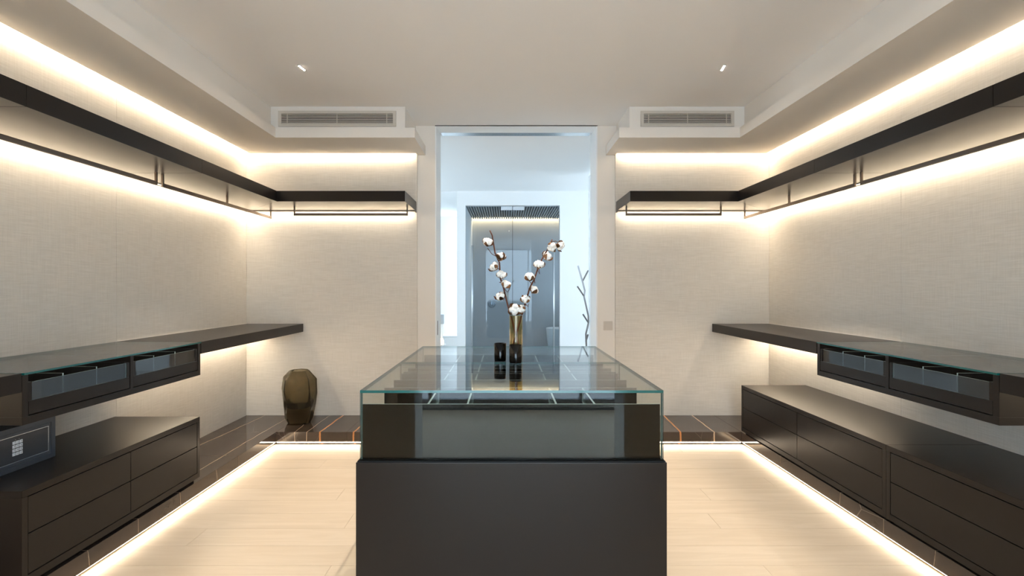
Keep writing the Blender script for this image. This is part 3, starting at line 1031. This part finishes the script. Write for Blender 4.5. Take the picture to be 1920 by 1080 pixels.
# ------------------------------------------------------------------ faceted smoky vase on the marble ledge
cx, cyv = -1.752, 4.165
tt = Thing('floor_vase', 'large faceted smoky olive glass vase on the marble ledge', 'vase', (cx, cyv, ZT))
prof = [(0.0, 0.0, 0), (0.092, 0.0, 0), (0.113, 0.045, 0), (0.129, 0.150, 1), (0.146, 0.270, 0), (0.138, 0.382, 0), (0.080, 0.445, 0), (0.073, 0.446, 0)]
bm = bmesh.new()
rings = []
NV = 8
rnd = random.Random(5)
for (rr, zz, ph) in prof:
    if rr == 0:
        rings.append([bm.verts.new((cx, cyv, ZT + 0.0005 + zz))])
        continue
    ring = []
    for k in range(NV):
        a = 2 * math.pi * (k + 0.5 * ph * 0.35) / NV + 0.2
        jr = rr * (1 + rnd.uniform(-0.07, 0.05)) if 0.02 < zz < 0.42 else rr
        jz = zz + (rnd.uniform(-0.03, 0.03) if 0.1 < zz < 0.4 else 0)
        ring.append(bm.verts.new((cx + jr * math.cos(a), cyv + jr * math.sin(a), ZT + 0.0005 + jz)))
    rings.append(ring)
inner = [(0.070, 0.440), (0.120, 0.372), (0.128, 0.27), (0.110, 0.19), (0.07, 0.135), (0.0, 0.125)]
for rr, zz in inner:
    if rr == 0:
        rings.append([bm.verts.new((cx, cyv, ZT + zz))])
    else:
        rings.append([bm.verts.new((cx + rr * math.cos(2 * math.pi * k / NV + 0.2), cyv + rr * math.sin(2 * math.pi * k / NV + 0.2), ZT + zz)) for k in range(NV)])
for a, b in zip(rings, rings[1:]):
    for k in range(NV):
        k2 = (k + 1) % NV
        if len(a) == 1:
            bm.faces.new((a[0], b[k], b[k2]))
        elif len(b) == 1:
            bm.faces.new((a[k], b[0], a[k2]))
        else:
            bm.faces.new((a[k], b[k], b[k2], a[k2]))
bmesh.ops.recalc_face_normals(bm, faces=bm.faces)
es = [e for e in bm.edges if e.calc_face_angle(0) > 0.2]
bmesh.ops.bevel(bm, geom=es, offset=0.004, segments=2, profile=0.5, affect='EDGES')
tt.add('vase_body', bm, vase_glass)

# ------------------------------------------------------------------ light switch beside the doorway
tt = Thing('light_switch', 'square beige light switch right of the doorway', 'light switch', (0.922, 4.419, 0.91))
tt.add('plate', B(0.882, 0.962, 4.411, 4.4198, 0.870, 0.950, bev=0.002), switch_plastic)
tt.add('rocker', B(0.893, 0.951, 4.407, 4.411, 0.881, 0.939, bev=0.0015), switch_plastic)

# ------------------------------------------------------------------ the room beyond the doorway
YS = 7.40
SX0, SX1, SZ = -0.607, 0.818, 2.497
hall = bmesh.new()
box(hall, SX1, 3.0, YS, YS + 0.12, 0, ZC)
box(hall, -0.635, SX0, YS, YS + 0.12, 0, ZC)
box(hall, SX0, SX1, YS, YS + 0.12, SZ, ZC)
struct('wall_shower_front', hall, bright_paint, 'bright white wall around the glass shower doors', 'wall')
struct('wall_shower_left', B(-0.735, -0.635, YS, 9.5, 0, ZC), bright_paint, 'white side wall of the shower room', 'wall')
struct('wall_hall_back', B(-3.2, -0.635, 10.1, 10.25, 0, ZC), bright_paint, 'far white wall left of the shower', 'wall')
hl = bmesh.new()
box(hl, -3.2, -3.0, 4.42, 5.1, 0, ZC)
box(hl, -3.2, -3.0, 7.0, 10.25, 0, ZC)
box(hl, -3.2, -3.0, 5.1, 7.0, 2.5, ZC)
box(hl, -3.2, -3.0, 5.1, 7.0, 0, 0.2)
struct('wall_hall_left', hl, bright_paint, 'white wall around the hall window', 'wall')
hl = bmesh.new()
box(hl, 2.8, 3.0, 4.42, 5.0, 0, ZC)
box(hl, 2.8, 3.0, 7.0, 7.52, 0, ZC)
box(hl, 2.8, 3.0, 5.0, 7.0, 2.5, ZC)
box(hl, 2.8, 3.0, 5.0, 7.0, 0, 0.2)
struct('wall_hall_right', hl, bright_paint, 'white wall around the side window of the hall', 'wall')
struct('wall_hall_near', B(-3.2, -2.61, 4.42, 4.70, 0, ZC), bright_paint, 'white return wall beside the hall window', 'wall')
struct('wall_hall_near_side', B(2.61, 3.0, 4.42, 4.70, 0, ZC), bright_paint, 'white return wall at the right end of the hall', 'wall')
struct('trim_3', B(-3.0, -0.75, YS, YS + 0.02, ZC - 0.012, ZC - 0.0005), bright_paint, 'thin white ceiling edge strip left of the shower', 'trim')
for i, (x, a, b) in enumerate(((-3.1, 5.1, 7.0), (2.9, 5.0, 7.0)), 2):  # unseen windows, placed to give the hall its daylight
    w = Thing('window_%d' % i, 'large assumed hall window on the %s side beyond the doorway' % ('left' if x < 0 else 'right'), 'window', (x, (a + b) / 2, 0.2), kind='structure')
    for (c, d, z0, z1) in ((a, a + 0.05, 0.2, 2.5), (b - 0.05, b, 0.2, 2.5), (a, b, 0.2, 0.25), (a, b, 2.45, 2.5), ((a + b) / 2 - 0.02, (a + b) / 2 + 0.02, 0.25, 2.45)):
        w.add('window_frame', B(x - 0.03, x + 0.03, c, d, z0, z1), bright_paint)
    w.add('pane', B(x - 0.003, x + 0.003, a + 0.05, b - 0.05, 0.25, 2.45), window_glass)

# shower cabin
YB = 9.34
struct('wall_shower_back', B(-0.635, 1.5, YB, YB + 0.15, 0, ZC), stone_grey, 'grey stone back wall of the shower', 'wall')
hl = bmesh.new()
box(hl, 1.40, 1.5, YS + 0.12, 8.15, 0, ZC)
box(hl, 1.40, 1.5, 9.15, YB, 0, ZC)
box(hl, 1.40, 1.5, 8.15, 9.15, 0, 0.9)
box(hl, 1.40, 1.5, 8.15, 9.15, 2.4, ZC)
w = Thing('window_4', 'narrow unseen window added to light the shower', 'window', (1.45, 8.65, 0.9), kind='structure')  # unseen window, added to brighten the shower
for (c, d, z0, z1) in ((8.15, 8.19, 0.9, 2.4), (9.11, 9.15, 0.9, 2.4), (8.19, 9.11, 0.9, 0.94), (8.19, 9.11, 2.36, 2.4)):
    w.add('window_frame', B(1.43, 1.47, c, d, z0, z1), bright_paint)
w.add('pane', B(1.447, 1.453, 8.19, 9.11, 0.94, 2.36), window_glass)
struct('wall_shower_right', hl, stone_grey, 'grey stone side wall of the shower', 'wall')
sl = Thing('ceiling_slats', 'grey slatted shower ceiling with a warm light line', 'slatted ceiling', (0.3, 8.4, 2.55), kind='structure')
pitch = 0.0414
nsl = int((1.38 + 0.62) / pitch)
slm = None
for k in range(nsl):
    x = -0.615 + k * pitch
    if slm is None:
        o = sl.add('slat', B(x, x + 0.024, YS + 0.125, YB - 0.10, 2.55, 2.585), slat_grey)
        slm = o
    else:
        o = slm.copy()
        C.objects.link(o)
        o.parent = sl.o
        o.location = -sl.loc + Vector((k * pitch, 0, 0))
sl.add('light_block_board', B(-0.634, 1.398, YS + 0.122, YB - 0.085, 2.586, 2.60), gapblack)  # dark board added to keep strip light out of the slat gaps
bm = bmesh.new()
strip_quads(bm, (-0.62, YB - 0.07, 2.60), (1.38, YB - 0.07, 2.60), (0, 0.05, 0), 24)
sl.add('led_strip', bm, led_shower, label='warm led line at the slat ends')
tt = Thing('shower_valve', 'round chrome shower valve on the grey shower wall', 'shower valve', (-0.263, YB - 0.001, 0.95))
bm = bmesh.new()
lathe(bm, [(0.0, 0.0), (0.072, 0.0), (0.072, 0.012), (0.066, 0.016), (0.030, 0.018), (0.028, 0.045), (0.0, 0.046)], 0, 0, 36)
bmesh.ops.transform(bm, matrix=Matrix.Translation((-0.263, YB - 0.0005, 0.95)) @ Matrix.Rotation(R90, 4, 'X'), verts=bm.verts)
tt.add('valve_disc', bm, stand_metal)
tt.add('lever', B(-0.267, -0.259, YB - 0.058, YB - 0.044, 0.93, 1.0, bev=0.002), chrome)

# glass doors
for (x0, x1, hx, word) in ((SX0 + 0.004, 0.1025, -0.505, 'left'), (0.1085, SX1 - 0.004, 0.729, 'right')):
    tt = Thing('shower_door', 'frameless grey glass shower door, %s leaf' % word, 'glass door', ((x0 + x1) / 2, YS + 0.06, 0.005), 'glass shower doors')
    tt.add('glass_leaf', B(x0, x1, YS + 0.055, YS + 0.065, 0.008, SZ - 0.004, thin='y'), [shower_glass, gapblack])
    bm = bmesh.new()
    tube(bm, [(hx, YS + 0.012, 0.12), (hx, YS + 0.012, 1.893)], 0.013, 14)
    hd = tt.add('pull_handle', bm, steel, smooth_s=True, label='long vertical steel pull handle')
    for z in (0.25, 1.76):
        bm = bmesh.new()
        tube(bm, [(hx, YS + 0.012, z), (hx, YS + 0.0545, z)], 0.008, 10)
        tt.add('standoff', bm, steel, parent=hd)
    if word == 'left':
        tt.add('seal_strip', B(x1 + 0.0003, x1 + 0.0055, YS + 0.054, YS + 0.066, 0.008, SZ - 0.004), gapblack)
    pf = (x1 - 0.175, x1) if word == 'left' else (x0, x0 + 0.175)
    tt.add('patch_fitting', B(pf[0], pf[1], YS + 0.045, YS + 0.075, SZ - 0.066, SZ - 0.006, bev=0.002), steel)

# round tub in the shower
tx, ty = 0.95, 8.62
tt = Thing('tub', 'round white tub standing behind the right glass door', 'tub', (tx, ty, 0))
bm = bmesh.new()
lathe(bm, [(0.0, 0.001), (0.17, 0.001), (0.19, 0.02), (0.215, 0.30), (0.24, 0.545), (0.228, 0.55), (0.20, 0.50), (0.15, 0.46), (0.0, 0.455)], tx, ty, 40)
tt.add('tub_body', bm, tub_white, smooth_s=True)
bm = bmesh.new()
lathe(bm, [(0.0, 0.457), (0.024, 0.457), (0.024, 0.461), (0.0, 0.462)], tx, ty, 20)
tt.add('drain', bm, chrome)

# glossy sliding panel and branch-like coat stand
tt = Thing('sliding_panel', 'glossy white sliding panel at the right of the doorway', 'sliding door', (1.07, 5.5, 0))
tt.add('panel', B(1.052, 1.09, 4.78, 6.22, 0.006, 2.66, bev=0.001), gloss_white)
tt.add('floor_guide', B(1.058, 1.084, 4.80, 6.20, 0.0003, 0.006), steel)
KR = 6.13


def Q(px, py, d=KR):
    return (min((px - 948) / F * d, 1.035), d, H + (540 - py) / F * d)


tt = Thing('coat_stand', 'polished metal coat stand shaped like a bare branch', 'coat stand', (0.99, KR, 0))
bm = bmesh.new()
tube(bm, [Q(1083.5, 498), Q(1092, 527), Q(1096.5, 545), Q(1095, 556), Q(1103, 592), Q(1103.5, 605), Q(1098.5, 626), Q(1100, 665), Q(1097, 700), (0.99, KR, 0.012)], 0.0145, 4)
tt.add('trunk', bm, stand_metal)
for a, b, dy in (((1092.5, 527), (1105, 507), 0.02), ((1095.5, 556), (1082, 537), -0.03), ((1102.5, 604), (1092, 589), -0.05), ((1098.5, 640), (1106, 628), 0.04)):
    bm = bmesh.new()
    p, q_ = Q(*a), Q(*b)
    tube(bm, [p, (q_[0], q_[1] + dy, q_[2])], 0.0125, 4)
    tt.add('branch_arm', bm, stand_metal)
bm = bmesh.new()
lathe(bm, [(0.0, 0.0004), (0.05, 0.0004), (0.05, 0.010), (0.045, 0.013), (0.0, 0.013)], 0.99, KR, 28)
tt.add('base_plate', bm, chrome)

# objects glimpsed at the left of the doorway
tt = Thing('low_cabinet', 'low white cabinet against the far wall left of the shower', 'cabinet', (-1.3, 9.85, 0))
tt.add('cabinet_body', B(-2.0, -0.75, 9.62, 10.098, 0.0005, 0.285), bright_paint)
tt.add('cabinet_top', B(-2.0, -0.745, 9.60, 10.098, 0.2865, 0.312, bev=0.002), bright_paint)
for a, b in ((-1.99, -1.38), (-1.37, -0.76)):
    tt.add('drawer', B(a, b, 9.606, 9.619, 0.02, 0.280, bev=0.001), bright_paint)
tt = Thing('towel_stand', 'slim white stand with a folded grey towel beyond the doorway', 'towel stand', (-1.09, 8.6, 0))
tt.add('post', B(-1.13, -1.10, 8.585, 8.615, 0.012, 0.78, bev=0.002), bright_paint)
tt.add('foot', B(-1.21, -1.02, 8.51, 8.69, 0.0004, 0.012, bev=0.002), bright_paint)
tt.add('towel', B(-1.145, -1.085, 8.56, 8.64, 0.62, 0.785, bev=0.008), towel_m)
tt = Thing('night_light', 'small warm glowing lamp at the left of the doorway', 'lamp', (-1.075, 8.25, 0))
bm = bmesh.new()
lathe(bm, [(0.0, 0.0004), (0.06, 0.0004), (0.06, 0.012), (0.012, 0.02), (0.012, 0.30), (0.0, 0.30)], -1.075, 8.25, 24)
tt.add('stem', bm, bright_paint)
bm = bmesh.new()
lathe(bm, [(0.0, 0.305), (0.034, 0.31), (0.036, 0.36), (0.022, 0.40), (0.0, 0.405)], -1.075, 8.25, 24)
tt.add('globe', bm, lamp_glow, smooth_s=True)
bm = bmesh.new()
lathe(bm, [(0.0, 0.300), (0.075, 0.300), (0.075, 0.304), (0.0, 0.304)], -1.075, 8.25, 28)
tt.add('dish', bm, steel)
